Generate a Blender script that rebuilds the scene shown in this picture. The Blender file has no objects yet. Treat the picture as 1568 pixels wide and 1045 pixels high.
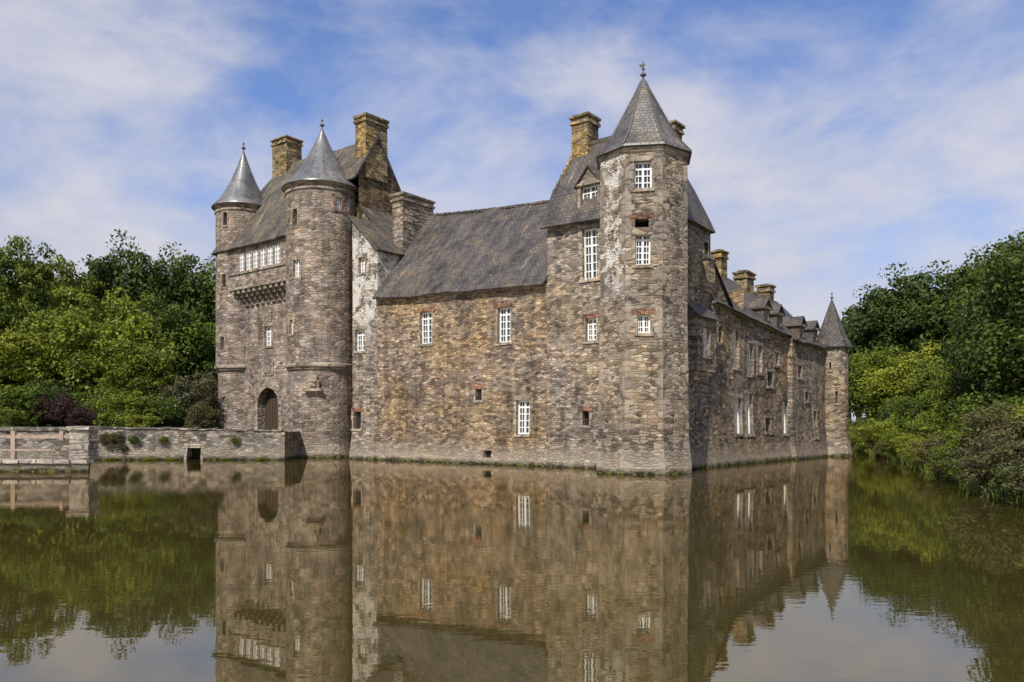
import bpy, math, random, bmesh
import numpy as np
from mathutils import Vector, noise
R=math.radians
scene=bpy.context.scene
scene.view_settings.view_transform='Standard'
scene.view_settings.look='None'
scene.view_settings.exposure=0
random.seed(3)

# ------------------------------------------------------------------ nodes
class NT:
    def __init__(s,t): s.t=t; s.t.nodes.clear()
    def n(s,ty,**k):
        nd=s.t.nodes.new(ty)
        for a,v in k.items():
            if a=='ins':
                for i,x in v.items():
                    if isinstance(x,tuple) and len(x)==2 and hasattr(x[0],'outputs'):
                        s.t.links.new(x[0].outputs[x[1]],nd.inputs[i])
                    elif hasattr(x,'outputs'): s.t.links.new(x.outputs[0],nd.inputs[i])
                    else: nd.inputs[i].default_value=x
            else: setattr(nd,a,v)
        return nd
    def math(s,op,a,b=0.0,clamp=False):
        return s.n('ShaderNodeMath',operation=op,use_clamp=clamp,ins={0:a,1:b})
    def mix(s,f,a,b,bt='MIX'):
        return s.n('ShaderNodeMixRGB',blend_type=bt,ins={0:f,1:a,2:b})
    def ramp(s,f,pts,interp='LINEAR'):
        nd=s.n('ShaderNodeValToRGB',ins={0:f}); cr=nd.color_ramp; cr.interpolation=interp
        while len(cr.elements)<len(pts): cr.elements.new(0.5)
        for e,(p,c) in zip(cr.elements,pts):
            e.position=p; e.color=c if len(c)==4 else (*c,1)
        return nd
    def noise(s,v,sc,det=4,rough=.55,dist=0):
        return s.n('ShaderNodeTexNoise',ins={'Vector':v,'Scale':sc,'Detail':det,'Roughness':rough,'Distortion':dist})
def c4(c): return (c[0],c[1],c[2],1)
def g(v): return (v,v,v,1)
def newmat(name):
    m=bpy.data.materials.new(name); m.use_nodes=True; return m,NT(m.node_tree)

def stone(name,cols,ochre=.3,ochre_col=(.33,.215,.08),su=.36,sv=.13,mortar=(.34,.30,.24),patch=0.0,gain=1.12,water=True,var=1.0):
    m,t=newmat(name)
    uv=t.n('ShaderNodeTexCoord'); geo=t.n('ShaderNodeNewGeometry')
    nz=t.noise((uv,'UV'),.9,2)
    off=t.n('ShaderNodeVectorMath',operation='MULTIPLY',ins={0:(nz,'Color'),1:(.25,.11,0)})
    v=t.n('ShaderNodeVectorMath',operation='ADD',ins={0:(uv,'UV'),1:(off,0)})
    mp=t.n('ShaderNodeMapping',ins={'Vector':v,'Scale':(1/su,1/sv,1)})
    vo=t.n('ShaderNodeTexVoronoi',voronoi_dimensions='2D',ins={'Vector':mp,'Scale':1.0,'Randomness':.95})
    ve=t.n('ShaderNodeTexVoronoi',voronoi_dimensions='2D',feature='DISTANCE_TO_EDGE',ins={'Vector':mp,'Scale':1.0,'Randomness':.95})
    sep=t.n('ShaderNodeSeparateColor',ins={0:(vo,'Color')})
    rp=t.ramp((sep,0),[(i/(len(cols)-1),c) for i,c in enumerate(cols)])
    br=t.n('ShaderNodeMapRange',ins={'Value':(sep,1),'To Min':1-.6*var,'To Max':1+.6*var})
    c=t.mix(1.0,rp,(br,0),'MULTIPLY')
    n1=t.noise((geo,'Position'),.22,5,.6)
    f1=t.ramp((n1,0),[(.44,(0,0,0)),(.62,(1,1,1))])
    n1b=t.noise((geo,'Position'),1.7,4,.7)
    f1m=t.math('MULTIPLY',(f1,0),(n1b,0)); f1n=t.math('MULTIPLY',f1m,ochre*2,True)
    oc=t.mix(1.0,c4(ochre_col),(br,0),'MULTIPLY')
    c=t.mix(f1n,(c,0),(oc,0))
    n2=t.noise((geo,'Position'),.5,6,.7)
    d=t.ramp((n2,0),[(.32,(.50,.47,.48)),(.46,(.88,.87,.88)),(.54,(1.02,1,.98)),(.66,(1.08,.98,.85)),(.76,(1.35,1.28,1.14))])
    c=t.mix(1.0,(c,0),(d,0),'MULTIPLY')
    mp2=t.n('ShaderNodeMapping',ins={'Vector':(uv,'UV'),'Scale':(1.1,.14,1)})
    n3=t.noise(mp2,1.0,6,.7)
    st=t.ramp((n3,0),[(.36,(.42,.42,.38)),(.52,(1,1,1))])
    c=t.mix(.85,(c,0),(st,0),'MULTIPLY')
    # small crusty lichen specks
    n6=t.noise((geo,'Position'),5.0,4,.8)
    sp1=t.ramp((n6,0),[(.62,(0,0,0)),(.68,(1,1,1))]); c=t.mix(t.math('MULTIPLY',(sp1,0),.55),(c,0),(.42,.39,.30,1))
    sp2=t.ramp((n6,0),[(.33,(1,1,1)),(.39,(0,0,0))]); c=t.mix(t.math('MULTIPLY',(sp2,0),.6),(c,0),(.06,.055,.045,1))
    me=t.ramp((ve,0),[(.02,(1,1,1)),(.12,(0,0,0))])
    n4=t.noise((geo,'Position'),.9,2)
    n4r=t.ramp((n4,0),[(.4,(0,0,0)),(.62,(1,1,1))])
    mc=t.mix((n4r,0),c4([x*.16 for x in mortar]),c4(mortar))
    mf=t.math('MULTIPLY',(me,0),.7)
    c=t.mix(mf,(c,0),(mc,0))
    if patch>0:
        n5=t.noise((geo,'Position'),1.1,8,.8)
        pf=t.ramp((n5,0),[(.59-patch*.12,(0,0,0)),(.63-patch*.12,(1,1,1))])
        zp=t.n('ShaderNodeSeparateXYZ',ins={0:(geo,'Position')})
        hz_=t.n('ShaderNodeMapRange',ins={'Value':(zp,2),'From Min':8.0,'From Max':10.5})
        pf2=t.math('MULTIPLY',t.math('MULTIPLY',(pf,0),(hz_,0)),.9)
        c=t.mix(pf2,(c,0),(.56,.53,.47,1))
    if water:
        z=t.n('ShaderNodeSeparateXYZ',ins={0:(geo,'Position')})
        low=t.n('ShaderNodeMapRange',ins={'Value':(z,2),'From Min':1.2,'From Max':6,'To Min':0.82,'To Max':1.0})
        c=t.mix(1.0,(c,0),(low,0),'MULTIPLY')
        nw=t.noise((geo,'Position'),1.8,4)
        zz=t.math('SUBTRACT',(z,2),t.math('MULTIPLY',(nw,0),.55))
        pale=t.ramp(t.math('MULTIPLY',zz,.5,True),[(0,(.55,.55,.55)),(.25,(.30,.30,.30)),(.6,(0,0,0))])
        c=t.mix((pale,0),(c,0),(.36,.31,.24,1))
        wf=t.ramp(t.math('ADD',zz,.35,True),[(.12,(1,1,1)),(.40,(0,0,0))])
        c=t.mix((wf,0),(c,0),(.026,.023,.014,1))
        nm=t.noise((geo,'Position'),3.2,4)
        gf=t.ramp((nm,0),[(.5,(0,0,0)),(.6,(1,1,1))])
        gz=t.ramp(t.math('ADD',(z,2),0,True),[(.05,(1,1,1)),(.30,(0,0,0))])
        gg=t.math('MULTIPLY',(gf,0),(gz,0))
        c=t.mix(gg,(c,0),(.10,.11,.03,1))
    c=t.mix(1.0,(c,0),g(gain),'MULTIPLY')
    hgt=t.math('ADD',t.math('MINIMUM',(ve,0),.16),t.math('MULTIPLY',(sep,2),.20))
    hg2=t.math('ADD',hgt,t.math('MULTIPLY',(n1b,0),.2))
    bp=t.n('ShaderNodeBump',ins={'Height':hg2,'Strength':1.0,'Distance':.20})
    b=t.n('ShaderNodeBsdfPrincipled',ins={'Base Color':(c,0),'Roughness':.95,'Normal':bp,'Specular IOR Level':.15})
    t.n('ShaderNodeOutputMaterial',ins={0:b})
    return m

def slate(name,c0,c1,lichen=.3,rough=.5,lcol=(.20,.15,.05),spec=.5,bump=1.0):
    m,t=newmat(name)
    uv=t.n('ShaderNodeTexCoord'); geo=t.n('ShaderNodeNewGeometry')
    bt=t.n('ShaderNodeTexBrick',offset=.5,ins={'Vector':(uv,'UV'),'Color1':c4(c0),'Color2':c4(c1),'Mortar':g(.015),'Scale':1.0,'Mortar Size':.014,'Mortar Smooth':.3,'Bias':0.0,'Brick Width':.28,'Row Height':.19})
    n1=t.noise((geo,'Position'),.7,6,.72)
    d=t.ramp((n1,0),[(.34,(.42,.42,.43)),(.5,(1,1,1)),(.64,(1.55,1.38,1.15))])
    c=t.mix(1.0,(bt,0),(d,0),'MULTIPLY')
    mp2=t.n('ShaderNodeMapping',ins={'Vector':(uv,'UV'),'Scale':(2.0,.16,1)})
    n3=t.noise(mp2,1.0,5,.7)
    st=t.ramp((n3,0),[(.35,(.5,.5,.5)),(.5,(1,1,1)),(.64,(1.25,1.25,1.25)),(.70,(3.0,3.0,3.0))])
    c=t.mix(.85,(c,0),(st,0),'MULTIPLY')
    n5=t.noise((geo,'Position'),1.5,7,.75)
    lf=t.ramp((n5,0),[(.60-lichen*.12,(0,0,0)),(.68-lichen*.1,(1,1,1))])
    c=t.mix(t.math('MULTIPLY',(lf,0),.7),(c,0),c4(lcol))
    bp=t.n('ShaderNodeBump',ins={'Height':(bt,'Fac'),'Strength':.8*bump,'Distance':-.05})
    bp2=t.n('ShaderNodeBump',ins={'Height':(n5,0),'Strength':.5*bump,'Distance':.07,'Normal':bp})
    rr=t.n('ShaderNodeMapRange',ins={'Value':(n1,0),'From Min':.3,'From Max':.7,'To Min':rough-.08,'To Max':rough+.12})
    b=t.n('ShaderNodeBsdfPrincipled',ins={'Base Color':(c,0),'Roughness':(rr,0),'Normal':bp2,'Specular IOR Level':spec})
    t.n('ShaderNodeOutputMaterial',ins={0:b}); return m

def plain(name,col,rough=.7,var=.25,sc=3,spec=.3,metal=0):
    m,t=newmat(name); geo=t.n('ShaderNodeNewGeometry')
    n=t.noise((geo,'Position'),sc,5,.7)
    c=t.ramp((n,0),[(.3,[x*(1-var) for x in col]),(.7,[min(1,x*(1+var)) for x in col])])
    bp=t.n('ShaderNodeBump',ins={'Height':(n,0),'Strength':.3,'Distance':.03})
    b=t.n('ShaderNodeBsdfPrincipled',ins={'Base Color':(c,0),'Roughness':rough,'Specular IOR Level':spec,'Metallic':metal,'Normal':bp})
    t.n('ShaderNodeOutputMaterial',ins={0:b}); return m

BR=[(.19,.135,.095),(.29,.22,.15),(.14,.105,.088),(.37,.295,.21),(.24,.16,.11),(.20,.17,.15),(.32,.24,.16)]
GR=[(.20,.162,.130),(.30,.25,.195),(.15,.127,.110),(.36,.31,.245),(.25,.19,.145),(.23,.21,.19)]
PK=[(.24,.185,.155),(.31,.25,.205),(.18,.148,.125),(.34,.29,.24),(.28,.20,.16)]
M={}
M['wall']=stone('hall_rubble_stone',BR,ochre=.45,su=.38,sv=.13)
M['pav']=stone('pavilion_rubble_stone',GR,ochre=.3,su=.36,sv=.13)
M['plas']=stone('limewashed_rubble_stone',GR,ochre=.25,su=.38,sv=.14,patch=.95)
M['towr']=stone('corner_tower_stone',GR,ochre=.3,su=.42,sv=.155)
M['quoin']=stone('corner_quoin_stone',[(.34,.29,.235),(.27,.23,.19),(.40,.35,.29)],ochre=.2,su=1.1,sv=.7,var=.4,gain=1.0)
M['gate']=stone('gatehouse_stone',PK,ochre=.25,su=.50,sv=.20,ochre_col=(.25,.185,.10),var=.75)
M['chim']=stone('lichened_chimney_stone',[(.32,.23,.10),(.20,.165,.12),(.38,.27,.11),(.26,.22,.16)],ochre=.55,ochre_col=(.42,.27,.07),su=.42,sv=.17,water=False,gain=1.0)
M['gable']=stone('gable_ochre_stone',[(.18,.125,.07),(.13,.095,.065),(.24,.16,.085)],ochre=.5,ochre_col=(.24,.155,.06),water=False,gain=1.0)
M['quay']=stone('causeway_stone',[(.24,.215,.18),(.34,.31,.26),(.18,.155,.14),(.40,.37,.31)],ochre=.15,su=.40,sv=.15,gain=.9)
M['trim']=stone('granite_trim',[(.38,.32,.25),(.44,.38,.30),(.32,.26,.20)],ochre=.2,su=.8,sv=.4,water=False,var=.5,gain=.9)
M['pale']=stone('pale_ledge_stone',[(.50,.46,.39),(.44,.39,.33),(.55,.50,.43)],ochre=.1,su=1.2,sv=.5,water=False,var=.4,gain=1.0)
M['red']=stone('brick_lintel',[(.28,.13,.08),(.34,.18,.11),(.2,.11,.08)],ochre=.1,su=.2,sv=.1,water=False,gain=1.0)
M['slate']=slate('roof_slate',(.068,.057,.050),(.115,.098,.085),lichen=.35,rough=.58,lcol=(.155,.13,.065))
M['slate2']=slate('lichened_slate',(.085,.072,.058),(.125,.108,.086),lichen=.6,rough=.62)
M['cone']=slate('turret_slate',(.120,.116,.113),(.170,.165,.16),lichen=.1,rough=.33,spec=1.0,bump=.35,lcol=(.10,.09,.07))
M['slatec']=slate('corner_cone_slate',(.085,.075,.066),(.140,.125,.11),lichen=.35,rough=.42,spec=.7,bump=.6)
M['white']=plain('white_painted_wood',(.80,.79,.75),.5,.06)
M['glass']=plain('window_glass',(.035,.04,.045),.08,.3,1,.8)
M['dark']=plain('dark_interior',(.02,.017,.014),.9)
M['door']=plain('door_oak',(.07,.045,.03),.6,.4,6)
M['lead']=plain('lead_finial',(.12,.10,.085),.45,.2,5,.5)
M['pots']=plain('gutter_iron',(.06,.05,.045),.6)

# ------------------------------------------------------------------ geometry kit
CAMH=2.4; F=1200.
TH=-R(38.67); OX,OY=8.12,41.34
ct,sn=math.cos(TH),math.sin(TH)
def w2l(x,y): x-=OX;y-=OY; return (ct*x+sn*y, -sn*x+ct*y)
def l2w(x,y): return (OX+ct*x-sn*y, OY+sn*x+ct*y)
CL=w2l(0,0)
def ray(px):
    dx,dy=(px-784)/F,1.0
    return (ct*dx+sn*dy,-sn*dx+ct*dy)
def zat(py,d): return CAMH+(652-py)/F*d

class Flat:
    def __init__(s,p0,p1,batter=0,bz=2.5):
        s.p0=p0; L=math.hypot(p1[0]-p0[0],p1[1]-p0[1]); s.L=L
        s.T=((p1[0]-p0[0])/L,(p1[1]-p0[1])/L); s.N=(s.T[1],-s.T[0]); s.b=batter; s.bz=bz
    def bat(s,v): return s.b*max(0,(s.bz-v)/s.bz)
    def P(s,u,v,o=0):
        o+=s.bat(v); return (s.p0[0]+s.T[0]*u+s.N[0]*o, s.p0[1]+s.T[1]*u+s.N[1]*o, v)
    def hit(s,px):
        d=ray(px); ax,ay=CL[0]-s.p0[0],CL[1]-s.p0[1]
        t=-(ax*s.N[0]+ay*s.N[1])/(d[0]*s.N[0]+d[1]*s.N[1])
        x,y=ax+d[0]*t,ay+d[1]*t
        return x*s.T[0]+y*s.T[1],t
class Cyl:
    def __init__(s,c,r,batter=0,bz=2.5): s.c=c;s.r=r;s.b=batter;s.bz=bz
    def P(s,u,v,o=0):
        a=u/s.r; rr=s.r+o+s.b*max(0,(s.bz-v)/s.bz)
        return (s.c[0]+rr*math.cos(a),s.c[1]+rr*math.sin(a),v)
    def hit(s,px):
        d=ray(px); ax,ay=CL[0]-s.c[0],CL[1]-s.c[1]
        A=d[0]**2+d[1]**2;B=2*(ax*d[0]+ay*d[1]);C=ax*ax+ay*ay-s.r**2
        D=max(0,B*B-4*A*C); t=(-B-math.sqrt(D))/(2*A)
        return math.atan2(ay+d[1]*t,ax+d[0]*t)*s.r,t
def hole(S,x0,x1,y0,y1,st='w',cols=2,rows=4,**k):
    u0,t0=S.hit(x0);u1,t1=S.hit(x1);t=(t0+t1)/2
    return dict(u0=min(u0,u1),u1=max(u0,u1),v0=zat(y1,t),v1=zat(y0,t),st=st,cols=cols,rows=rows,**k)

class Acc:
    def __init__(s): s.v=[];s.f=[];s.uv=[];s.m=[];s.mats=[]
    def mi(s,m):
        if m not in s.mats: s.mats.append(m)
        return s.mats.index(m)
    def face(s,pts,mat,uvs=None):
        b=len(s.v); s.v+= [tuple(p) for p in pts]; s.f.append(tuple(range(b,b+len(pts))))
        if uvs is None:
            P=[Vector(p) for p in pts]; n=Vector((0,0,0))
            for i in range(len(P)):
                a,c=P[i],P[(i+1)%len(P)]
                n+=Vector(((a.y-c.y)*(a.z+c.z),(a.z-c.z)*(a.x+c.x),(a.x-c.x)*(a.y+c.y)))
            if n.length<1e-9: n=Vector((0,0,1))
            n.normalize()
            tt=Vector((-n.y,n.x,0))
            tt=tt.normalized() if tt.length>.02 else Vector((1,0,0))
            w=n.cross(tt); uvs=[(p.dot(tt),p.dot(w)) for p in P]
        s.uv.append(uvs); s.m.append(s.mi(mat))
    def box8(s,q,mat):
        for f in ((0,3,2,1),(4,5,6,7),(0,1,5,4),(1,2,6,5),(2,3,7,6),(3,0,4,7)):
            s.face([q[i] for i in f],mat)
    def box(s,x0,x1,y0,y1,z0,z1,mat,j=0):
        q=[(x0,y0,z0),(x1,y0,z0),(x1,y1,z0),(x0,y1,z0),(x0,y0,z1),(x1,y0,z1),(x1,y1,z1),(x0,y1,z1)]
        if j: q=[tuple(c+random.uniform(-j,j) for c in p) for p in q]
        s.box8(q,mat)
    def sbox(s,S,u0,u1,v0,v1,o0,o1,mat):
        q=[S.P(u0,v0,o1),S.P(u1,v0,o1),S.P(u1,v0,o0),S.P(u0,v0,o0),S.P(u0,v1,o1),S.P(u1,v1,o1),S.P(u1,v1,o0),S.P(u0,v1,o0)]
        s.box8(q,mat)
    def obj(s,name,parent=None,smooth=False,jit=0):
        me=bpy.data.meshes.new(name)
        vv=s.v
        if jit:
            vv=[tuple(Vector(p)+noise.noise_vector(Vector(p)*.9)*jit+noise.noise_vector(Vector(p)*.25)*jit*1.5) for p in vv]
        me.from_pydata(vv,[],s.f); uvl=me.uv_layers.new(name='UVMap')
        flat=[c for u in s.uv for p in u for c in p]; uvl.data.foreach_set('uv',flat)
        for m in s.mats: me.materials.append(M[m])
        me.polygons.foreach_set('material_index',s.m)
        if smooth:
            bm=bmesh.new(); bm.from_mesh(me); bmesh.ops.remove_doubles(bm,verts=bm.verts,dist=.002)
            for f in bm.faces: f.smooth=True
            for e in bm.edges:
                if len(e.link_faces)==2 and e.calc_face_angle(0)>.75: e.smooth=False
            bm.to_mesh(me); bm.free()
        me.update(); o=bpy.data.objects.new(name,me); scene.collection.objects.link(o)
        if parent: o.parent=parent
        return o

def window(A,S,h,depth):
    u0,u1,v0,v1=h['u0'],h['u1'],h['v0'],h['v1']; st=h['st']
    tr=h.get('trim','trim'); tw=h.get('tw',.16)
    if st!='none' and tw>0:
        j=lambda: random.uniform(-.03,.03)
        A.sbox(S,u0-tw-.1+j(),u1+tw+.1+j(),v1+.003,v1+.26+j(),-.1,.035,h.get('lin',tr))
        A.sbox(S,u0-tw+j(),u1+tw+j(),v0-.16,v0-.003,-.1,.07,tr)
        n=max(2,int((v1-v0)/.42))
        for i in range(n):
            a=v0+(v1-v0)*i/n; b=v0+(v1-v0)*(i+1)/n-.012
            e=tw*(1.25 if i%2 else .7)
            A.sbox(S,u0-e,u0-.002,a,b,-.1,.025,tr); A.sbox(S,u1+.002,u1+e,a,b,-.1,.025,tr)
    if st in('w','none'):
        g_=-depth
        A.face([S.P(u0,v0,g_),S.P(u1,v0,g_),S.P(u1,v1,g_),S.P(u0,v1,g_)],'glass')
        fw=h.get('fw',.085); o0,o1=g_+.01,g_+.10
        A.sbox(S,u0,u0+fw,v0,v1,o0,o1,'white');A.sbox(S,u1-fw,u1,v0,v1,o0,o1,'white')
        A.sbox(S,u0+fw,u1-fw,v0,v0+fw,o0,o1,'white');A.sbox(S,u0+fw,u1-fw,v1-fw,v1,o0,o1,'white')
        nc,nr=h['cols'],h['rows']
        for i in range(1,nc):
            c=u0+(u1-u0)*i/nc; w=.055 if (nc==2 or i==nc//2) else .03
            A.sbox(S,c-w,c+w,v0+fw,v1-fw,o0,o1+.01,'white')
        if nc==2:
            for q in (.25,.75):
                c=u0+(u1-u0)*q; A.sbox(S,c-.017,c+.017,v0+fw,v1-fw,o0,o1-.03,'white')
        for i in range(1,nr):
            c=v0+(v1-v0)*i/nr; w=.05 if (nr>=4 and i==nr-int(nr/3)) else .024
            A.sbox(S,u0+fw,u1-fw,c-w,c+w,o0,o1-.015,'white')
    elif st in('d','b'):
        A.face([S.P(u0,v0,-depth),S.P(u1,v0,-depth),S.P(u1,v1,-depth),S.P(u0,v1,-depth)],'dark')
        if st=='b':
            for i in range(1,4):
                c=u0+(u1-u0)*i/4; A.sbox(S,c-.02,c+.02,v0,v1,-.15,-.11,'pots')

def surf(A,S,u0,u1,v0,top,mat,holes=(),du=1.2,dv=1.2,depth=.32):
    tf=top if callable(top) else (lambda u:top)
    ub={u0,u1}; n=max(1,int(math.ceil((u1-u0)/du))); ub|={u0+(u1-u0)*i/n for i in range(n+1)}
    for h in holes: ub|={h['u0'],h['u1']}
    ub=sorted(x for x in ub if u0-1e-6<=x<=u1+1e-6); ub2=[ub[0]]
    for x in ub[1:]:
        if x-ub2[-1]>1e-4: ub2.append(x)
    ub=ub2
    vm=min(tf(u) for u in ub)
    n=max(1,int(math.ceil((vm-v0)/dv))); vb={v0+(vm-v0)*i/n for i in range(n+1)}
    for h in holes: vb|={x for x in (h['v0'],h['v1']) if v0<x<vm}
    vb=sorted(vb); vb2=[vb[0]]
    for x in vb[1:]:
        if x-vb2[-1]>1e-4: vb2.append(x)
    vb=vb2
    for i in range(len(ub)-1):
        a,b=ub[i],ub[i+1]; um=(a+b)/2
        for j in range(len(vb)-1):
            c,d=vb[j],vb[j+1]; w=(c+d)/2
            if any(h['u0']<um<h['u1'] and h['v0']<w<h['v1'] for h in holes): continue
            A.face([S.P(a,c),S.P(b,c),S.P(b,d),S.P(a,d)],mat,[(a,c),(b,c),(b,d),(a,d)])
        ta,tb=tf(a),tf(b)
        if max(ta,tb)-vm>1e-3:
            A.face([S.P(a,vm),S.P(b,vm),S.P(b,tb),S.P(a,ta)],mat,[(a,vm),(b,vm),(b,tb),(a,ta)])
    for h in holes:
        a,b,c,d=h['u0'],h['u1'],h['v0'],h['v1']; dp=h.get('depth',depth)
        for p,q in (((a,c),(b,c)),((b,c),(b,d)),((b,d),(a,d)),((a,d),(a,c))):
            A.face([S.P(*p),S.P(*q),S.P(q[0],q[1],-dp),S.P(p[0],p[1],-dp)],mat if h['st']=='d' else h.get('rev','trim'))
        window(A,S,h,dp)

def qgrid(A,c00,c10,c11,c01,mat,nu=10,nv=6,jit=.07,sag=0):
    c00,c10,c11,c01=map(Vector,(c00,c10,c11,c01))
    e=(c10-c00); t=e.normalized(); n=e.cross(c01-c00 if (c01-c00).length>.01 else c11-c00).normalized(); w=n.cross(t)
    def pt(i,j):
        a,b=i/nu,j/nv
        p=(c00*(1-a)+c10*a)*(1-b)+(c01*(1-a)+c11*a)*b
        q=p+noise.noise_vector(p*.6)*jit; q.z-=sag*4*a*(1-a)*b
        return q,(p.dot(t),p.dot(w))
    for i in range(nu):
        for j in range(nv):
            r=[pt(i,j),pt(i+1,j),pt(i+1,j+1),pt(i,j+1)]
            A.face([x[0] for x in r],mat,[x[1] for x in r])
def roofobj(A,name,parent,th=.14):
    o=A.obj(name,parent)
    bm=bmesh.new(); bm.from_mesh(o.data); bmesh.ops.remove_doubles(bm,verts=bm.verts,dist=.002); bm.to_mesh(o.data); bm.free()
    s=o.modifiers.new('thickness','SOLIDIFY'); s.thickness=th; s.offset=0
    return o

def cone(A,c,prof,seg,mat,a0=0,vs=1.0):
    sl=0
    for k in range(len(prof)-1):
        (r0,z0),(r1,z1)=prof[k],prof[k+1]; dl=math.hypot(r1-r0,z1-z0)
        for i in range(seg):
            a,b=a0+2*math.pi*i/seg,a0+2*math.pi*(i+1)/seg
            pts=[(c[0]+r0*math.cos(a),c[1]+r0*math.sin(a),z0),(c[0]+r0*math.cos(b),c[1]+r0*math.sin(b),z0),
                 (c[0]+r1*math.cos(b),c[1]+r1*math.sin(b),z1),(c[0]+r1*math.cos(a),c[1]+r1*math.sin(a),z1)]
            ua,ub=a*prof[0][0]*.75,b*prof[0][0]*.75
            if r1<.01: pts=pts[:3]; uv=[(ua,sl),(ub,sl),(ub,sl+dl)]
            else: uv=[(ua,sl),(ub,sl),(ub,sl+dl),(ua,sl+dl)]
            A.face(pts,mat,uv)
        sl+=dl
def finial(A,c,z,h,s=1):
    cone(A,c,[(.14*s,z-.35),(.10*s,z),(.05*s,z+.1*h),(.05*s,z+.28*h),(.15*s,z+.34*h),(.17*s,z+.40*h),(.12*s,z+.47*h),(.04*s,z+.52*h),(.035*s,z+.7*h),(.09*s,z+.76*h),(.08*s,z+.82*h),(.02*s,z+.88*h),(.012*s,z+h),(0,z+h)],10,'lead')

def chimney(name,par,x0,x1,y0,y1,z0,z1,mat='chim'):
    A=Acc()
    z=z0
    while z<z1-.56:
        zt=min(z+.55,z1-.55); j=.025
        A.box(x0,x1,y0,y1,z,zt-.004,mat,j); z=zt
        if zt>=z1-.56: break
    A.box(x0-.10,x1+.10,y0-.10,y1+.10,z1-.55,z1-.38,mat,.02)
    A.box(x0-.03,x1+.03,y0-.03,y1+.03,z1-.375,z1-.16,mat,.02)
    A.box(x0-.13,x1+.13,y0-.13,y1+.13,z1-.155,z1,mat,.03)
    A.box(x0+.15,x1-.15,y0+.15,y1-.15,z1-.02,z1+.10,'pots')
    return A.obj(name,par)

castle=bpy.data.objects.new('stone_castle',None); scene.collection.objects.link(castle)
castle.location=(OX,OY,0); castle.rotation_euler=(0,0,TH)

# ------------------------------------------------------------------ HALL + pavilion front
XE=-22.6; XP=-7.74; XK=-25.3
FW=Flat((-28.6,0),(0,0),batter=.35,bz=2.2)
def eavz(x): return 11.45+(x-XE)*(10.75-11.45)/(XP-XE)
def panel(name,x0,x1,holes,mat,top):
    A=Acc(); surf(A,FW,x0+28.6,x1+28.6,-1,top,mat,holes); return A.obj(name,castle,jit=.025)
H=lambda *a,**k: hole(FW,*a,**k)
panel('link_block_wall',XK,XE,[H(544,559,505,538,rows=4),H(549,559,394,418,rows=3),H(541,553,631,657,'b',lin='red')],'plas',lambda u:14.95+(XE-(u-28.6))*.935)
panel('hall_wall',XE,XP,[H(643,661,478,527,rows=5,lin='red'),H(762,782,471,525,rows=5,lin='red'),H(791,812,613,665,rows=5),
     H(728,738,596,613,'b',lin='red'),H(744,756,690,701,'d',tw=0)],'wall',lambda u:eavz(u-28.6))
panel('pavilion_wall',XP,0.0,[H(892,915,350,427,rows=6,cols=2,tw=.2),H(897,914,487,522,rows=4,lin='red'),H(892,902,630,652,'d',lin='red')],'pav',14.35)
A=Acc()
for i in range(30):
    a=XE+(XP-XE)*i/30; b=XE+(XP-XE)*(i+1)/30-.02
    A.box(a,b,-.14,.05,eavz(a)-.2,eavz(a)-.02,'trim',.012)
for i in range(16):
    a=XP+(0-XP)*i/16; A.box(a,a+.46,-.13,.05,14.18,14.36,'trim',.012)
A.obj('eave_cornice',castle)
A=Acc()
rz=lambda x: 18.3+(x+23)*(17.15-18.3)/(XP+23)
qgrid(A,(XE-.1,-.42,eavz(XE)-.15),(XP,-.42,eavz(XP)-.15),(XP,5.22,rz(XP)),(XE-.1,5.22,rz(XE)),'slate',26,10,.11,sag=.14)
qgrid(A,(XP,10.7,eavz(XP)),(XE-.1,10.7,eavz(XE)),(XE-.1,5.22,rz(XE)),(XP,5.22,rz(XP)),'slate',12,5,.10)
roofobj(A,'hall_roof',castle)
A=Acc()
for i in range(34):
    a=XE+.1+(XP-XE-.2)*i/34; z=rz(a)+.02
    p=(i+.5)/34; z-=.14*4*p*(1-p)
    A.box(a,a+.42,5.08,5.36,z-.02,z+.13,'slate2',.025)
A.obj('hall_ridge_tiles',castle)
A=Acc()
G=Flat((XE,10.4),(XE,0)); surf(A,G,0,10.4,-1,lambda u:11.3+6.8*(1-abs(u-5.2)/5.2),'wall',du=1.3)
Bk=Flat((0,10.4),(XE-19,10.4)); surf(A,Bk,0,41.5,-1,11,'wall',du=3)
A.obj('hall_rear_walls',castle)
chimney('hall_chimney',castle,XE-1.0,XE+.12,2.35,5.5,13.5,19.45,'pav')

A=Acc()
S=Flat((XE,0),(XE,6)); surf(A,S,0,6,9,14.95,'plas')
S=Flat((XK,2.4),(XK,0)); surf(A,S,0,2.4,-1,17.4,'plas')
S=Flat((-28.2,2.4),(XK,2.4)); surf(A,S,0,2.9,-1,lambda u:17.4+(2.9-u)*.9,'pav')
A.obj('link_block_side',castle,jit=.02)
A=Acc()
lz=lambda x:14.95+(XE-x)*.935+.06
qgrid(A,(XE+.25,-.22,lz(XE+.25)),(XE+.25,6.0,lz(XE+.25)),(XK-.1,6.0,lz(XK-.1)),(XK-.1,-.22,lz(XK-.1)),'slate2',8,6,.05)
qgrid(A,(XK-.1,2.2,lz(XK-.1)),(XK-.1,6.0,lz(XK-.1)),(-27.0,6.0,lz(-27)),(-27.0,2.2,lz(-27)),'slate2',4,4,.05)
roofobj(A,'link_block_roof',castle,.16)

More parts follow.
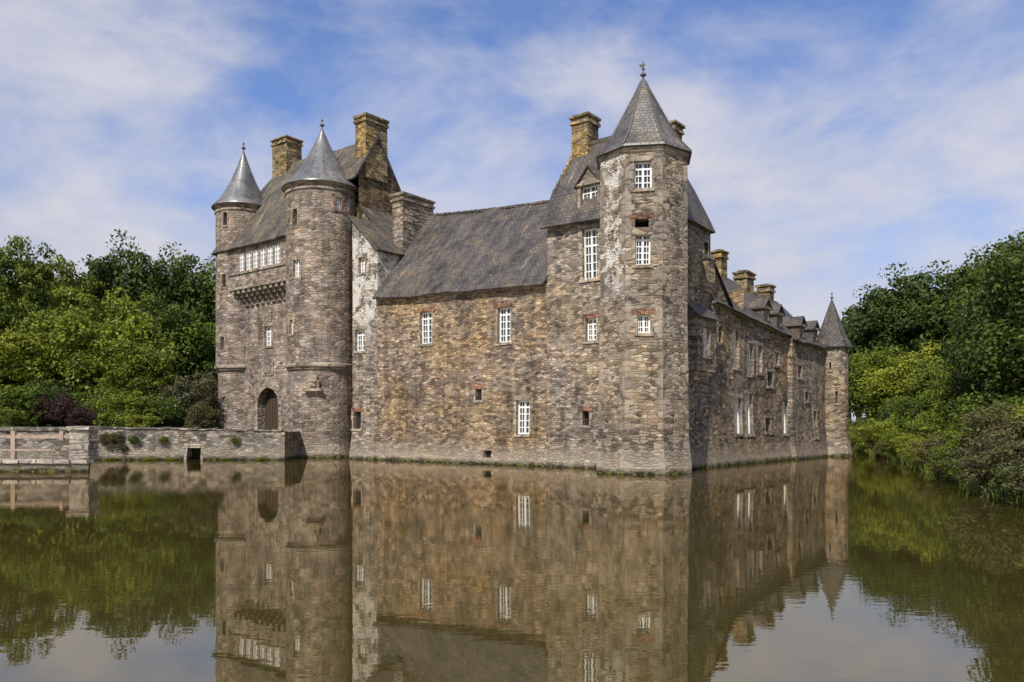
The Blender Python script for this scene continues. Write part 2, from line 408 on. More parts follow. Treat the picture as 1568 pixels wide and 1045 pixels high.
# pavilion
A=Acc()
PR=Flat((0,0),(0,5.5),batter=.35,bz=2.5); HR=lambda *a,**k: hole(PR,*a,**k)
surf(A,PR,0,5.5,-1,13.9,'pav',[HR(1078,1084,372,392,'d',tw=.05)])
PBk=Flat((0,5.5),(XP,5.5)); surf(A,PBk,0,-XP,8,14.0,'pav')
PL=Flat((XP,5.5),(XP,0)); surf(A,PL,0,5.5,8,lambda u:14.3+4.9*(1-abs(u-2.75)/2.75),'pav',du=.6875)
A.obj('pavilion_side_walls',castle,jit=.02)
A=Acc(); ap1=(-7.5,2.75,19.4); ap2=(-2.0,2.75,19.5)
def mid(a,b,f): return tuple(a[i]*(1-f)+b[i]*f for i in range(3))
E=[(XP-.2,-.40,13.95),(.25,-.40,13.75),(.25,5.6,13.6),(XP-.2,5.85,13.95)]
B=[(XP-.02,.50,15.9),(-.45,.50,15.9),(-.62,4.7,15.9),(XP-.02,5.05,15.9)]
qgrid(A,E[0],E[1],B[1],B[0],'slate',10,3,.04); qgrid(A,B[0],B[1],ap2,ap1,'slate',12,7,.05)
qgrid(A,E[1],E[2],B[2],B[1],'slate',8,3,.04); qgrid(A,B[1],B[2],ap2,ap2,'slate',8,7,.04)
qgrid(A,E[2],E[3],B[3],B[2],'slate',8,2,.04); qgrid(A,B[2],B[3],ap1,ap2,'slate',8,5,.04)
roofobj(A,'pavilion_roof',castle,.12)
A=Acc()
for i in range(7):
    f0,f1=i/7,(i+1)/7; p=mid(B[0],ap1,f0); q=mid(B[0],ap1,f1); mt='slate2' if i<3 else 'chim'
    A.box8([(p[0]-.1,p[1]-.1,p[2]-.1),(p[0]+.10,p[1]-.1,p[2]-.1),(p[0]+.10,p[1]+.25,p[2]-.1),(p[0]-.1,p[1]+.25,p[2]-.1),
            (q[0]-.1,q[1]-.1,q[2]+.12),(q[0]+.10,q[1]-.1,q[2]+.12),(q[0]+.10,q[1]+.25,q[2]+.12),(q[0]-.1,q[1]+.25,q[2]+.12)],mt)
A.box(-7.4,-2,2.62,2.88,19.4,19.6,'slate2')
A.obj('pavilion_gable_coping',castle)
chimney('pavilion_chimney',castle,-7.5,-6.35,2.2,3.4,18.2,21.2)
chimney('pavilion_chimney_rear',castle,-1.9,-1.2,3.3,4.3,17,19.8)
def dormer(name,S,px0,px1,zb,zt,back,wall='pav',roof='slate',hgt=.9,ov=.18,u=None,side=None):
    if u is None: u0,_=S.hit(px0);u1,_=S.hit(px1); u0,u1=min(u0,u1),max(u0,u1)
    else: u0,u1=u
    A=Acc(); h=dict(u0=u0+.22,u1=u1-.22,v0=zb+.35,v1=zt-.18,st='w',cols=2,rows=4,tw=0,fw=.07)
    class SS: pass
    s2=SS(); s2.P=lambda a,b,o=0: S.P(a,b,o+.05)
    um=(u0+u1)/2; side=side or roof
    surf(A,s2,u0,u1,zb,zt,wall,[h],du=.6,dv=.6)
    A.face([s2.P(u0,zt),s2.P(u1,zt),s2.P(um,zt+hgt)],wall)
    A.face([s2.P(u0,zb),s2.P(u0,zb,-back),s2.P(u0,zt,-back),s2.P(u0,zt)],side); A.face([s2.P(u1,zb),s2.P(u1,zb,-back),s2.P(u1,zt,-back),s2.P(u1,zt)],side)
    for e in (u0-ov,u1+ov):
        zl=zt-ov*hgt/((u1-u0)/2)
        q=[s2.P(e,zl,.15),s2.P(um,zt+hgt,.15),s2.P(um,zt+hgt,-back-1),s2.P(e,zl,-back-1)]
        A.box8([(*p[:2],p[2]+.0) for p in q]+[(*p[:2],p[2]+.1) for p in q],roof)
    A.sbox(s2,u0-.08,u1+.08,zt-.14,zt-.0,.01,.1,'trim')
    return A.obj(name,castle)
dormer('pavilion_dormer',FW,885,920,14.3,16.15,1.6,'trim')

A=Acc(); S=Flat((.62,2.5),(.62,4.9))
surf(A,S,0,2.4,5.7,8.4,'pav',[dict(u0=.8,u1=1.6,v0=6.3,v1=7.9,st='w',cols=2,rows=4,tw=.1)],du=.6,dv=.6)
S2=Flat((0,2.5),(.62,2.5)); surf(A,S2,0,.62,5.7,8.4,'pav'); S3=Flat((.62,4.9),(0,4.9)); surf(A,S3,0,.62,5.7,8.4,'pav')
for k_,(o,z) in enumerate(((.5,5.45),(.35,5.2),(.2,4.95))): A.box(-.1,o+.08,2.5+k_*.1,4.9-k_*.1,z,z+.245,'trim')
A.box8([(-.1,2.35,8.4),(.8,2.35,8.4),(.8,5.05,8.4),(-.1,5.05,8.4),(-.1,2.35,9.3),(.05,2.35,9.2),(.05,5.05,9.2),(-.1,5.05,9.3)],'slate')
A.obj('corbelled_oriel',castle)
A=Acc()
A.box(-.1,.32,4.5,5.4,10.6,11.9,'pav'); A.box(-.1,.24,4.55,5.35,10.35,10.597,'trim'); A.box(-.1,.14,4.6,5.3,10.1,10.347,'trim')
A.box8([(-.1,4.42,11.9),(.42,4.42,11.9),(.42,5.48,11.9),(-.1,5.48,11.9),(-.1,4.42,12.35),(.0,4.42,12.3),(.0,5.48,12.3),(-.1,5.48,12.35)],'slate')
A.obj('latrine_turret',castle)

# ------------------------------------------------------------------ corner tower (octagonal)
TC=(-.57,-1.40); RC=2.34; ZE=16.1
A=Acc(); phi0=R(-60)
face_holes={0:[(971,998,247,289,'w',2,4,{}),(972,996,357,405,'w',2,5,{}),(972,993,335,355,'d',2,3,{'lin':'red','depth':.8}),(976,996,482,510,'w',2,3,{'lin':'red'})]}
def scaled(S):
    class Q: pass
    q=Q()
    def P(u,v,o=0,S=S):
        p=S.P(u,v,o); f=1+.065*max(0,(9-v)/9)+ (.03*max(0,(1.6-v)/1.6))
        return (TC[0]+(p[0]-TC[0])*f,TC[1]+(p[1]-TC[1])*f,p[2])
    q.P=P; return q
for k in range(8):
    a0=phi0+R(45*k-22.5); a1=phi0+R(45*k+22.5)
    S=Flat((TC[0]+RC*math.cos(a0),TC[1]+RC*math.sin(a0)),(TC[0]+RC*math.cos(a1),TC[1]+RC*math.sin(a1)))
    hs=[hole(S,*h[:5],cols=h[5],rows=h[6],**h[7]) for h in face_holes.get(k,[])]
    q=scaled(S)
    surf(A,q,0,S.L,-1,ZE,'plas' if k==7 else 'towr',hs,du=.65,dv=.9)
    z=-.4; i=0
    rq=random.Random(5)
    while z<ZE-.75:
        hh=rq.uniform(.26,.38); w=(.42,.24)[i%2]+rq.uniform(-.04,.06); w2=(.24,.42)[i%2]+rq.uniform(-.04,.06)
        if rq.random()<.85:
            A.sbox(q,0,w,z,z+hh-.015,-.1,.014,'quoin'); A.sbox(q,S.L-w2,S.L,z,z+hh-.015,-.1,.014,'quoin')
        z+=hh; i+=1
A.obj('corner_tower_walls',castle,jit=.03)
A=Acc()
cone(A,TC,[(2.2,ZE-.35),(2.4,ZE-.22),(2.45,ZE-.02),(2.2,ZE)],8,'trim',phi0+R(22.5))
cone(A,TC,[(2.2,ZE+.0),(2.60,ZE+.01),(2.57,ZE+.12),(1.92,ZE+.85),(1.40,ZE+1.75),(.1,ZE+4.2),(.1,ZE+4.21)],8,'slatec',phi0+R(22.5))
for k in range(8):
    a=phi0+R(45*k+22.5); pr=[(2.59,ZE+.13),(1.93,ZE+.88),(1.41,ZE+1.78),(.11,ZE+4.2)]
    for (r0,z0),(r1,z1) in zip(pr[:-1],pr[1:]):
        q=[]
        for (r,z) in ((r0,z0),(r1,z1)):
            for da in (-.045/r if r>.3 else -.1,.045/r if r>.3 else .1):
                q.append((TC[0]+(r+.03)*math.cos(a+da),TC[1]+(r+.03)*math.sin(a+da),z+.02))
        A.face([q[0],q[1],q[3],q[2]],'lead')
finial(A,TC,ZE+4.15,.8)
zt=ZE+4.7
A.box(TC[0]-.015,TC[0]+.015,TC[1]-.2,TC[1]+.2,zt+.12,zt+.15,'lead'); A.box(TC[0]-.02,TC[0]+.02,TC[1]-.02,TC[1]+.02,zt-.2,zt+.45,'lead')
A.box8([(TC[0]-.2,TC[1]-.01,zt+.22),(TC[0]+.05,TC[1]-.01,zt+.2),(TC[0]+.05,TC[1]+.01,zt+.2),(TC[0]-.2,TC[1]+.01,zt+.22),(TC[0]-.22,TC[1]-.01,zt+.38),(TC[0]+.15,TC[1]-.01,zt+.27),(TC[0]+.15,TC[1]+.01,zt+.27),(TC[0]-.22,TC[1]+.01,zt+.38)],'lead')
A.obj('corner_tower_roof',castle)

# ------------------------------------------------------------------ right wing
A=Acc(); RW=Flat((0,5.5),(0,18.3),batter=.35,bz=2.5)
HW=lambda *a,**k: hole(RW,*a,**k)
surf(A,RW,0,12.8,-1,lambda u:9.75-u*.07,'wall',[HW(1125,1135,610,665,rows=5),HW(1142,1152,603,665,rows=5),HW(1124,1132,502,563,rows=5),HW(1146,1154,526,574,rows=5),
   HW(1160,1167,530,572,rows=4),HW(1175,1184,570,592,'b'),HW(1198,1206,613,665,rows=5),HW(1172,1180,640,662,'d'),HW(1100,1106,500,525,'d'),HW(1186,1193,540,560,rows=3)])
RW2=Flat((.35,18.3),(.35,26.6),batter=.3,bz=2.5); H2=lambda *a,**k: hole(RW2,*a,**k)
surf(A,RW2,0,7.4,-1,8.6,'pav',[H2(1222,1228,560,578,'d'),H2(1233,1238,600,615,'d'),H2(1245,1250,630,670,'d')])
S=Flat((0,18.3),(.35,18.3)); surf(A,S,0,.35,-1,8.6,'pav')
A.face([(.35,18.3,2.5),(.35,18.3,-1),(.35+.3*3.5/2.5,18.3,-1)],'pav')
S=Flat((0,27),(-8,27)); surf(A,S,0,8,-1,lambda u:8.7+3.6*(1-abs(u-4)/4),'wall',du=1)
S=Flat((-8,27),(-8,10)); surf(A,S,0,17,-1,9,'wall',du=3)
A.obj('wing_walls',castle,jit=.03)
A=Acc()
for i in range(24):
    y=5.6+i*.53; z=9.75-(y-5.5)*.07
    A.box(-.05,.16,y,y+.5,z-.2,z-.02,'trim',.012)
A.obj('wing_cornice',castle)
A=Acc()
wz=lambda y:13.7-(y-5.5)*.05
qgrid(A,(.3,5.6,9.55),(.3,18.3,8.65),(-4,18.3,wz(18.3)),(-4,5.6,wz(5.6)),'slate',14,6,.09)
qgrid(A,(.6,18.3,8.4),(.6,26.4,8.35),(-4,27.2,wz(28)),(-4,18.3,wz(18.3)-.2),'slate',10,6,.09)
qgrid(A,(-8.3,27.2,8.4),(-8.3,5.6,9.4),(-4,5.6,wz(5.6)),(-4,27.2,wz(28)),'slate',10,4,.08)
roofobj(A,'wing_roof',castle)
A=Acc()
S=Flat((.05,5.5),(.05,8.4)); surf(A,S,0,2.9,8.5,lambda u:12.0-u*.85,'pav',du=.5)
qgrid(A,(.25,5.5,11.95),(.25,8.5,9.4),(-4,8.5,13.4),(-4,5.5,14.1),'slate',4,4,.04)
A.obj('stair_block',castle)
chimney('wing_chimney',castle,-4.35,-3.6,15.2,16.2,12,14.85); chimney('wing_chimney_middle',castle,-4.5,-3.5,19.6,21.0,12,14.05); chimney('wing_chimney_far',castle,-4.5,-3.5,24.2,25.2,11.5,13.65)
for i,(y,zb) in enumerate(((14.2,9.1),(16.6,8.95))):
    u=y-5.5; dormer('wing_dormer_%d'%(i+1),RW,0,0,zb,zb+1.25,1.4,'slate','slate',u=(u-.55,u+.55),hgt=.5)
for i,(y,zb) in enumerate(((20.2,8.5),(23.2,8.5))):
    u=y-18.3; dormer('wing_dormer_%d'%(i+3),RW2,0,0,zb,zb+1.25,1.4,'slate','slate',u=(u-.55,u+.55),hgt=.5)
EC=(.5,26.9); ER=1.22
A=Acc(); S=Cyl(EC,ER,batter=.3,bz=2.0)
surf(A,S,-math.pi*ER,math.pi*ER,-1,8.6,'towr',[hole(S,1279,1283,600,618,'d',tw=.08),hole(S,1270,1273,555,566,'d',tw=.08)],du=2*math.pi*ER/16,dv=1)
A.obj('end_turret_wall',castle,jit=.02)
A=Acc(); cone(A,EC,[(1.22,8.45),(1.54,8.5),(1.52,8.62),(1.10,9.4),(.08,12.3),(.08,12.32)],8,'slate',R(10)); finial(A,EC,12.2,.8,.8)
A.obj('end_turret_roof',castle)

# ------------------------------------------------------------------ gatehouse
T1=(-30.2,1.07); T1R=2.72; T2=(-41.0,1.07); T2R=2.26
def rtower(name,c,r,zring,ze,ztip,holes_px,z0):
    A=Acc(); S=Cyl(c,r-.2,batter=.2,bz=3); n=36
    surf(A,S,-math.pi*S.r,math.pi*S.r,z0,zring,'gate',[],du=2*math.pi*S.r/n,dv=1)
    S=Cyl(c,r)
    surf(A,S,-math.pi*r,math.pi*r,zring+.5,ze,'gate',[hole(S,*h[:4],**h[4]) for h in holes_px],du=2*math.pi*r/n,dv=1)
    cone(A,c,[(r-.2,zring),(r-.05,zring+.05),(r-.05,zring+.18),(r+.10,zring+.24),(r+.12,zring+.42),(r,zring+.5)],n,'trim')
    A.obj(name+'_wall',castle,jit=.02)
    A=Acc(); h=ztip-ze
    cone(A,c,[(r-.02,ze-.55),(r+.1,ze-.5),(r+.1,ze-.35),(r-.01,ze-.3)],n,'trim')
    cone(A,c,[(r-.02,ze-.12),(r+.14,ze-.06),(r+.18,ze+.02)],n,'trim')
    A.obj(name+'_cornice',castle)
    A=Acc()
    cone(A,c,[(r+.1,ze+.0),(r+.36,ze+.01),(r+.35,ze+.10),(r*.90,ze+h*.14),(r*.68,ze+h*.30),(r*.46,ze+h*.50),(r*.26,ze+h*.72),(.09,ze+h),(.09,ze+h+.01)],n,'cone')
    A.obj(name+'_roof',castle,smooth=True)
    A=Acc(); finial(A,c,ze+h,1.0,1.15); A.obj(name+'_finial',castle)
dk=lambda **k: dict(st='d',tw=.1,**k)
rtower('gate_tower_near',T1,T1R,6.6,20.6,25.4,[(448,455,320,347,dk()),(449,460,398,424,dict(st='w',rows=3,tw=.12)),(443,449,490,512,dict(st='w',rows=3,tw=.12)),(513,523,303,322,dict(st='w',rows=3,tw=.15,trim='red'))],-1)
rtower('gate_tower_far',T2,T2R,7.0,21.0,26.0,[(342,348,325,345,dk()),(340,346,420,440,dk()),(337,343,516,536,dk())],-1)
GF=Flat((-39.6,0),(-32.2,0)); A=Acc()
dh=hole(GF,395,427,594,657,'x'); dh['v0']=1.9; dh['depth']=.7; dh['rev']='trim'
wh=hole(GF,405,416,500,530,'w',rows=4)
surf(A,GF,0,7.4,1.5,14.2,'gate',[dh,wh],du=.7,dv=1)
um=(dh['u0']+dh['u1'])/2; rr=(dh['u1']-dh['u0'])/2; sp=dh['v1']-rr
A.face([GF.P(dh['u0'],1.9,-.68),GF.P(dh['u1'],1.9,-.68),GF.P(dh['u1'],dh['v1'],-.68),GF.P(dh['u0'],dh['v1'],-.68)],'door')
for i in range(7):
    c=dh['u0']+(i+.5)*rr*2/7; A.sbox(GF,c-.015,c+.015,1.9,dh['v1'],-.68,-.655,'dark')
N=18
for i in range(N):
    a0,a1=math.pi*(1-i/N),math.pi*(1-(i+1)/N)
    x0,x1=um+rr*math.cos(a0),um+rr*math.cos(a1); z0,z1=sp+rr*math.sin(a0),sp+rr*math.sin(a1)
    T_=dh['v1']+.001
    q=[GF.P(x0,z0,0.001),GF.P(x1,z1,0.001),GF.P(x1,z1,-.6),GF.P(x0,z0,-.6),GF.P(x0,T_,0.001),GF.P(x1,T_,0.001),GF.P(x1,T_,-.6),GF.P(x0,T_,-.6)]
    A.box8(q,'gate')
    f=1.32; e0,e1=a0-.01,a1+.01
    X=lambda a,s: um+rr*s*math.cos(a); Z=lambda a,s: sp+rr*s*math.sin(a)
    A.box8([GF.P(X(e0,1),Z(e0,1),.06),GF.P(X(e1,1),Z(e1,1),.06),GF.P(X(e1,1),Z(e1,1),0),GF.P(X(e0,1),Z(e0,1),0),
            GF.P(X(e0,f),Z(e0,f),.06),GF.P(X(e1,f),Z(e1,f),.06),GF.P(X(e1,f),Z(e1,f),0),GF.P(X(e0,f),Z(e0,f),0)],'trim')
for j_ in range(5):
    z0=1.9+j_*(sp-1.9)/5; z1=z0+(sp-1.9)/5-.015; w=.34 if j_%2 else .5
    A.sbox(GF,dh['u0']-w,dh['u0']-.002,z0,z1,0.0,.06,'trim'); A.sbox(GF,dh['u1']+.002,dh['u1']+w,z0,z1,0.0,.06,'trim')
A.sbox(GF,um-.75,um+.75,dh['v1']+1.0,dh['v1']+2.2,0,.07,'trim'); A.sbox(GF,um-.5,um+.5,dh['v1']+1.15,dh['v1']+2.05,.072,.12,'pav')
A.obj('gate_facade',castle)
A=Acc(); GG=Flat((-39.9,-.95),(-32.0,-.95))
holes=[]
n=6; ua,ub_=1.3,7.2
for i in range(n):
    a=ua+(ub_-ua)*i/n+.09; b=ua+(ub_-ua)*(i+1)/n-.09
    holes.append(dict(u0=a,u1=b,v0=15.1,v1=16.6,st='none',cols=2,rows=4,fw=.07,depth=.2,rev='trim'))
surf(A,GG,0,7.9,13.7,17.0,'gate',holes,du=1,dv=1)
A.sbox(GG,0,7.9,14.85,15.0,0,.1,'trim'); A.sbox(GG,0,7.9,13.6,13.8,-1,.08,'trim')
for i in range(10):
    u=.5+i*.76
    for k_,(o,z) in enumerate(((.0,13.3),(-.28,13.0),(-.56,12.7),(-.75,12.4))):
        A.sbox(GG,u-.17,u+.17,z,z+.297,-1.0,o,'trim')
A.obj('gate_gallery',castle)
A=Acc(); S=Cyl(T1,T1R-.2); u,t=S.hit(480); z=zat(586,t)
A.sbox(S,u-.6,u+.6,z-.65,z-.45,0,.45,'trim'); A.sbox(S,u-.45,u+.45,z-.44,z+.2,0,.25,'trim'); A.sbox(S,u-.3,u+.3,z+.2,z+.55,0,.2,'trim'); A.sbox(S,u-.2,u+.2,z-.3,z+.1,.25,.38,'pav')
A.obj('carved_crest',castle,jit=.03)
A=Acc(); S=Flat((-27,2.0),(-27,8.6))
surf(A,S,0,6.6,8,lambda u:17.1+7.6*(1-abs(u+2.0-3.8)/4.8),'gable',[dict(u0=3.3,u1=3.6,v0=16.0,v1=16.8,st='d',cols=1,rows=1,tw=.08)],du=.3)
S=Flat((-27,8.6),(-42,8.6)); surf(A,S,0,15,-1,17.2,'gate',du=3)
S=Flat((-42,8.6),(-42,0)); surf(A,S,0,8.6,-1,17.1,'gate',du=3)
A.obj('gatehouse_body',castle)
A=Acc()
def gp(x,y):
    f=(y+1.25)/5.05; return (x,y,16.95+f*(24.75+(-26.85-x)*.0377-16.95))
qgrid(A,gp(-42.2,-1.25),gp(-30.6,-1.25),gp(-30.6,1.45),gp(-41.0,1.45),'slate2',14,4,.06)
qgrid(A,gp(-41.0,1.45),gp(-26.85,1.45),gp(-26.85,3.8),gp(-39.0,3.8),'slate2',18,5,.06)
qgrid(A,(-26.85,8.9,16.95),(-42.2,8.9,16.95),(-39.0,3.8,25.2),(-26.85,3.8,24.75),'slate',10,5,.05)
qgrid(A,(-42.2,8.9,16.95),(-42.2,-1.25,16.95),(-39.0,3.8,25.2),(-39.0,3.8,25.2),'slate2',8,6,.06)
roofobj(A,'gatehouse_roof',castle)
A=Acc()
for s_ in (-1,1):
    for i in range(12):
        f0,f1=i/12,(i+1)/12
        y0,z0=3.8+s_*5.0*(1-f0),17.0+7.85*f0; y1,z1=3.8+s_*5.0*(1-f1),17.0+7.85*f1
        if s_<0 and f0<.56: continue
        A.box8([(-27.15,y0,z0-.1),(-26.72,y0,z0-.1),(-26.72,y1,z1-.1),(-27.15,y1,z1-.1),(-27.15,y0,z0+.14),(-26.72,y0,z0+.14),(-26.72,y1,z1+.14),(-27.15,y1,z1+.14)],'slate')
A.obj('gable_coping',castle)
chimney('gatehouse_chimney',castle,-28.1,-26.85,2.6,4.8,21.5,26.4)
chimney('gatehouse_chimney_far',castle,-39.6,-37.6,3.0,4.6,23,27.3)

# ------------------------------------------------------------------ causeway and terrace
A=Acc()
CW=Flat((-62,55.0),(-15.9,55.0),batter=.25,bz=2.2)
cu0=62+(288-784)/1200*55; cu1=62+(309-784)/1200*55
surf(A,CW,0,46.1,-1,lambda u:2.22-.25*max(0,(u-33)/13),'quay',[dict(u0=cu0,u1=cu1,v0=-.5,v1=.85,st='d',tw=.15,cols=1,rows=1,depth=1.2)],du=.8,dv=.5)
S=Flat((-15.9,55),(-15.9,60)); surf(A,S,0,5,-1,1.97,'quay')
for i in range(70):
    x=-62+i*.655; z=2.22-.25*max(0,(x+29)/13)
    A.box(x,x+.64,54.9,55.5,z,z+.1+random.uniform(-.03,.05),'quay',.03)
A.obj('causeway_wall',None,jit=.03)
A=Acc()
pl=[(-62,39.3),(-22.1,41.0),(-29.6,55.0),(-62,55.0)]
S=Flat(pl[0],pl[1],batter=.15,bz=.5); surf(A,S,0,S.L,-1,.42,'quay',du=.8)
S=Flat(pl[1],pl[2]); surf(A,S,0,S.L,-1,.42,'quay',du=.8)
A.face([(p[0],p[1],.42) for p in pl],'pale')
dx,dy=pl[1][0]-pl[0][0],pl[1][1]-pl[0][1]
for i in range(46):
    f=i/46; x=pl[0][0]+dx*f; y=pl[0][1]+dy*f
    A.box(x,x+.82,y-.18,y+.6,.425,.62,'pale',.025)
A.obj('stone_terrace')
A=Acc()
for j_ in range(6):
    A.box(-23.3,-22.3,41.25,42.3,.56+j_*.27,.56+j_*.27+.26,'pale',.03)
    if j_<4: A.box(-24.2+random.uniform(-.1,.1),-23.33,41.4,42.2,.56+j_*.27,.56+j_*.27+.26,'quay',.03)
A.box(-23.4,-22.2,41.1,42.45,2.2,2.36,'pale',.02)
A.obj('stone_pillar')
A=Acc(); S=Flat((-60,46),(-25.2,46)); surf(A,S,0,34.8,.3,2.1,'quay',du=.8,dv=.4)
for i in range(52):
    A.box(-60+i*.67,-60+i*.67+.65,45.9,46.5,2.1,2.3,'quay',.03)
A.obj('garden_wall')
M['pinkw']=plain('weathered_railing_wood',(.33,.25,.19),.8,.35,4)
A=Acc()
for x in np.arange(-45,-23.6,2.6):
    A.box(x,x+.2,41.9,42.1,.5,2.1,'pinkw',.01)
A.box(-46,-23.4,41.93,42.03,1.72,1.90,'pinkw'); A.box(-46,-24.2,41.93,42.03,1.05,1.15,'pinkw')
A.obj('wooden_railing')

# ------------------------------------------------------------------ terrain
def sst(x): x=min(1,max(0,x)); return x*x*(3-2*x)
yb=[-400,-30,0,23,30,50,62,72,90,2000]; xb=[9,9,12,15.3,17.8,25.5,29,32.5,34,34]
def bank(y): return float(np.interp(y,yb,xb)) + noise.noise(Vector((y*.25,0,0)))*1.0
def h(x,y):
    r=-1.2
    b=bank(y)
    r=max(r,-1.2+1.9*sst((x-b+1.2)/3.2)+1.6*sst((x-b-3)/25))
    if x<-16.15 and y>55.7: r=max(r,1.93)
    if y>75: r=max(r,-1.2+3.2*sst((y-78-noise.noise(Vector((x*.1,3,0)))*2)/4))
    if x<-62: r=max(r,-1.2+3*sst((-62-x)/4))
    if y<-8: r=max(r,-1.2+2.6*sst((-8-y)/5))
    if r>0 and not(x<-16 and 55<y<70): r+=noise.noise(Vector((x*.07,y*.07,1)))*.25
    return r
def axis(lo,hi,st,extra):
    a=list(np.arange(lo,hi,st))+extra
    e=hi; s=st
    while e<2500: s*=1.5; e+=s; a.append(e)
    e=lo; s=st
    while e>-2500: s*=1.5; e-=s; a.append(e)
    return sorted(a)
xs=axis(-70,70,1.2,[-16.1,-16.2]); ys=axis(-14,130,1.2,[55.65,55.75])
vs=[(x,y,h(x,y)) for y in ys for x in xs]; nx=len(xs)
fs=[(j*nx+i,j*nx+i+1,(j+1)*nx+i+1,(j+1)*nx+i) for j in range(len(ys)-1) for i in range(nx-1)]
me=bpy.data.meshes.new('ground'); me.from_pydata(vs,[],fs); me.polygons.foreach_set('use_smooth',[True]*len(fs))
m,t=newmat('grass_ground'); geo=t.n('ShaderNodeNewGeometry')
n1=t.noise((geo,'Position'),.3,6,.7); n2=t.noise((geo,'Position'),6,5,.7)
c=t.ramp((n1,0),[(.35,(.045,.065,.015)),(.6,(.08,.11,.02)),(.75,(.13,.115,.05))]); d=t.ramp((n2,0),[(.3,g(.4)),(.7,g(1.4))])
c=t.mix(1,(c,0),(d,0),'MULTIPLY'); bp=t.n('ShaderNodeBump',ins={'Height':(n2,0),'Strength':1,'Distance':.3})
zs=t.n('ShaderNodeSeparateXYZ',ins={0:(geo,'Position')}); wet=t.ramp((zs,2),[(.12,(1,1,1)),(.35,(0,0,0))]); c=t.mix((wet,0),(c,0),(.035,.03,.015,1))
b=t.n('ShaderNodeBsdfPrincipled',ins={'Base Color':(c,0),'Roughness':1,'Normal':bp,'Specular IOR Level':.05}); t.n('ShaderNodeOutputMaterial',ins={0:b})
me.materials.append(m); o=bpy.data.objects.new('ground',me); scene.collection.objects.link(o)

# ------------------------------------------------------------------ water
me=bpy.data.meshes.new('water'); me.from_pydata([(-90,-40,0),(90,-40,0),(90,120,0),(-90,120,0)],[],[(0,1,2,3)])
m,t=newmat('moat_water'); geo=t.n('ShaderNodeNewGeometry')
mp=t.n('ShaderNodeMapping',ins={'Vector':(geo,'Position'),'Scale':(.45,1.0,1)})
n1=t.noise(mp,1.0,2,.5); mp2=t.n('ShaderNodeMapping',ins={'Vector':(geo,'Position'),'Scale':(2.6,6.5,1)}); n2=t.noise(mp2,1.0,2,.5)
mask=t.noise((geo,'Position'),.09,3,.5); mk_=t.ramp((mask,0),[(.42,g(.3)),(.62,g(1))])
hh=t.math('ADD',t.math('MULTIPLY',(n1,0),.28),t.math('MULTIPLY',t.math('MULTIPLY',(n2,0),(mk_,0)),.20))
bp=t.n('ShaderNodeBump',ins={'Height':hh,'Strength':1.0,'Distance':.0065})
fr=t.n('ShaderNodeFresnel',ins={'IOR':1.36,'Normal':bp}); fm=t.n('ShaderNodeMapRange',ins={'Value':(fr,0),'From Min':0.02,'From Max':.75,'To Min':.30,'To Max':.84})
nb=t.noise((geo,'Position'),.12,4); cb=t.ramp((nb,0),[(.3,(.046,.039,.010)),(.7,(.066,.054,.016))])
df=t.n('ShaderNodeBsdfDiffuse',ins={'Color':(cb,0)}); gl=t.n('ShaderNodeBsdfGlossy',ins={'Color':(.82,.74,.63,1),'Roughness':.004,'Normal':bp})
mx=t.n('ShaderNodeMixShader',ins={0:(fm,0),1:df,2:gl}); t.n('ShaderNodeOutputMaterial',ins={0:mx})
me.materials.append(m); o=bpy.data.objects.new('water',me); scene.collection.objects.link(o)

# ------------------------------------------------------------------ trees
def leafmat(name,dark,light):
    m,t=newmat(name); at=t.n('ShaderNodeAttribute',attribute_name='tint'); oi=t.n('ShaderNodeObjectInfo')
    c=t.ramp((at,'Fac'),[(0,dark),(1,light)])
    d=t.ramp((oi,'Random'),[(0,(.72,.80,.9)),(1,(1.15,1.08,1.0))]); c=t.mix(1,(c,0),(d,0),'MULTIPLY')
    a=t.n('ShaderNodeBsdfPrincipled',ins={'Base Color':(c,0),'Roughness':.55,'Specular IOR Level':.2}); b=t.n('ShaderNodeBsdfTranslucent',ins={'Color':(c,0)})
    mx=t.n('ShaderNodeMixShader',ins={0:.2,1:a,2:b}); t.n('ShaderNodeOutputMaterial',ins={0:mx}); return m
LM={'green':leafmat('leaves_green',(.034,.056,.010),(.165,.210,.022)),'bright':leafmat('leaves_bright_green',(.056,.085,.010),(.265,.300,.030)),
    'dark':leafmat('leaves_dark_green',(.020,.036,.010),(.095,.135,.022)),'red':leafmat('leaves_purple',(.03,.015,.015),(.10,.05,.04)),'olive':leafmat('leaves_olive',(.05,.050,.02),(.17,.15,.055))}
bark=plain('bark',(.10,.08,.06),.9,.4,3)
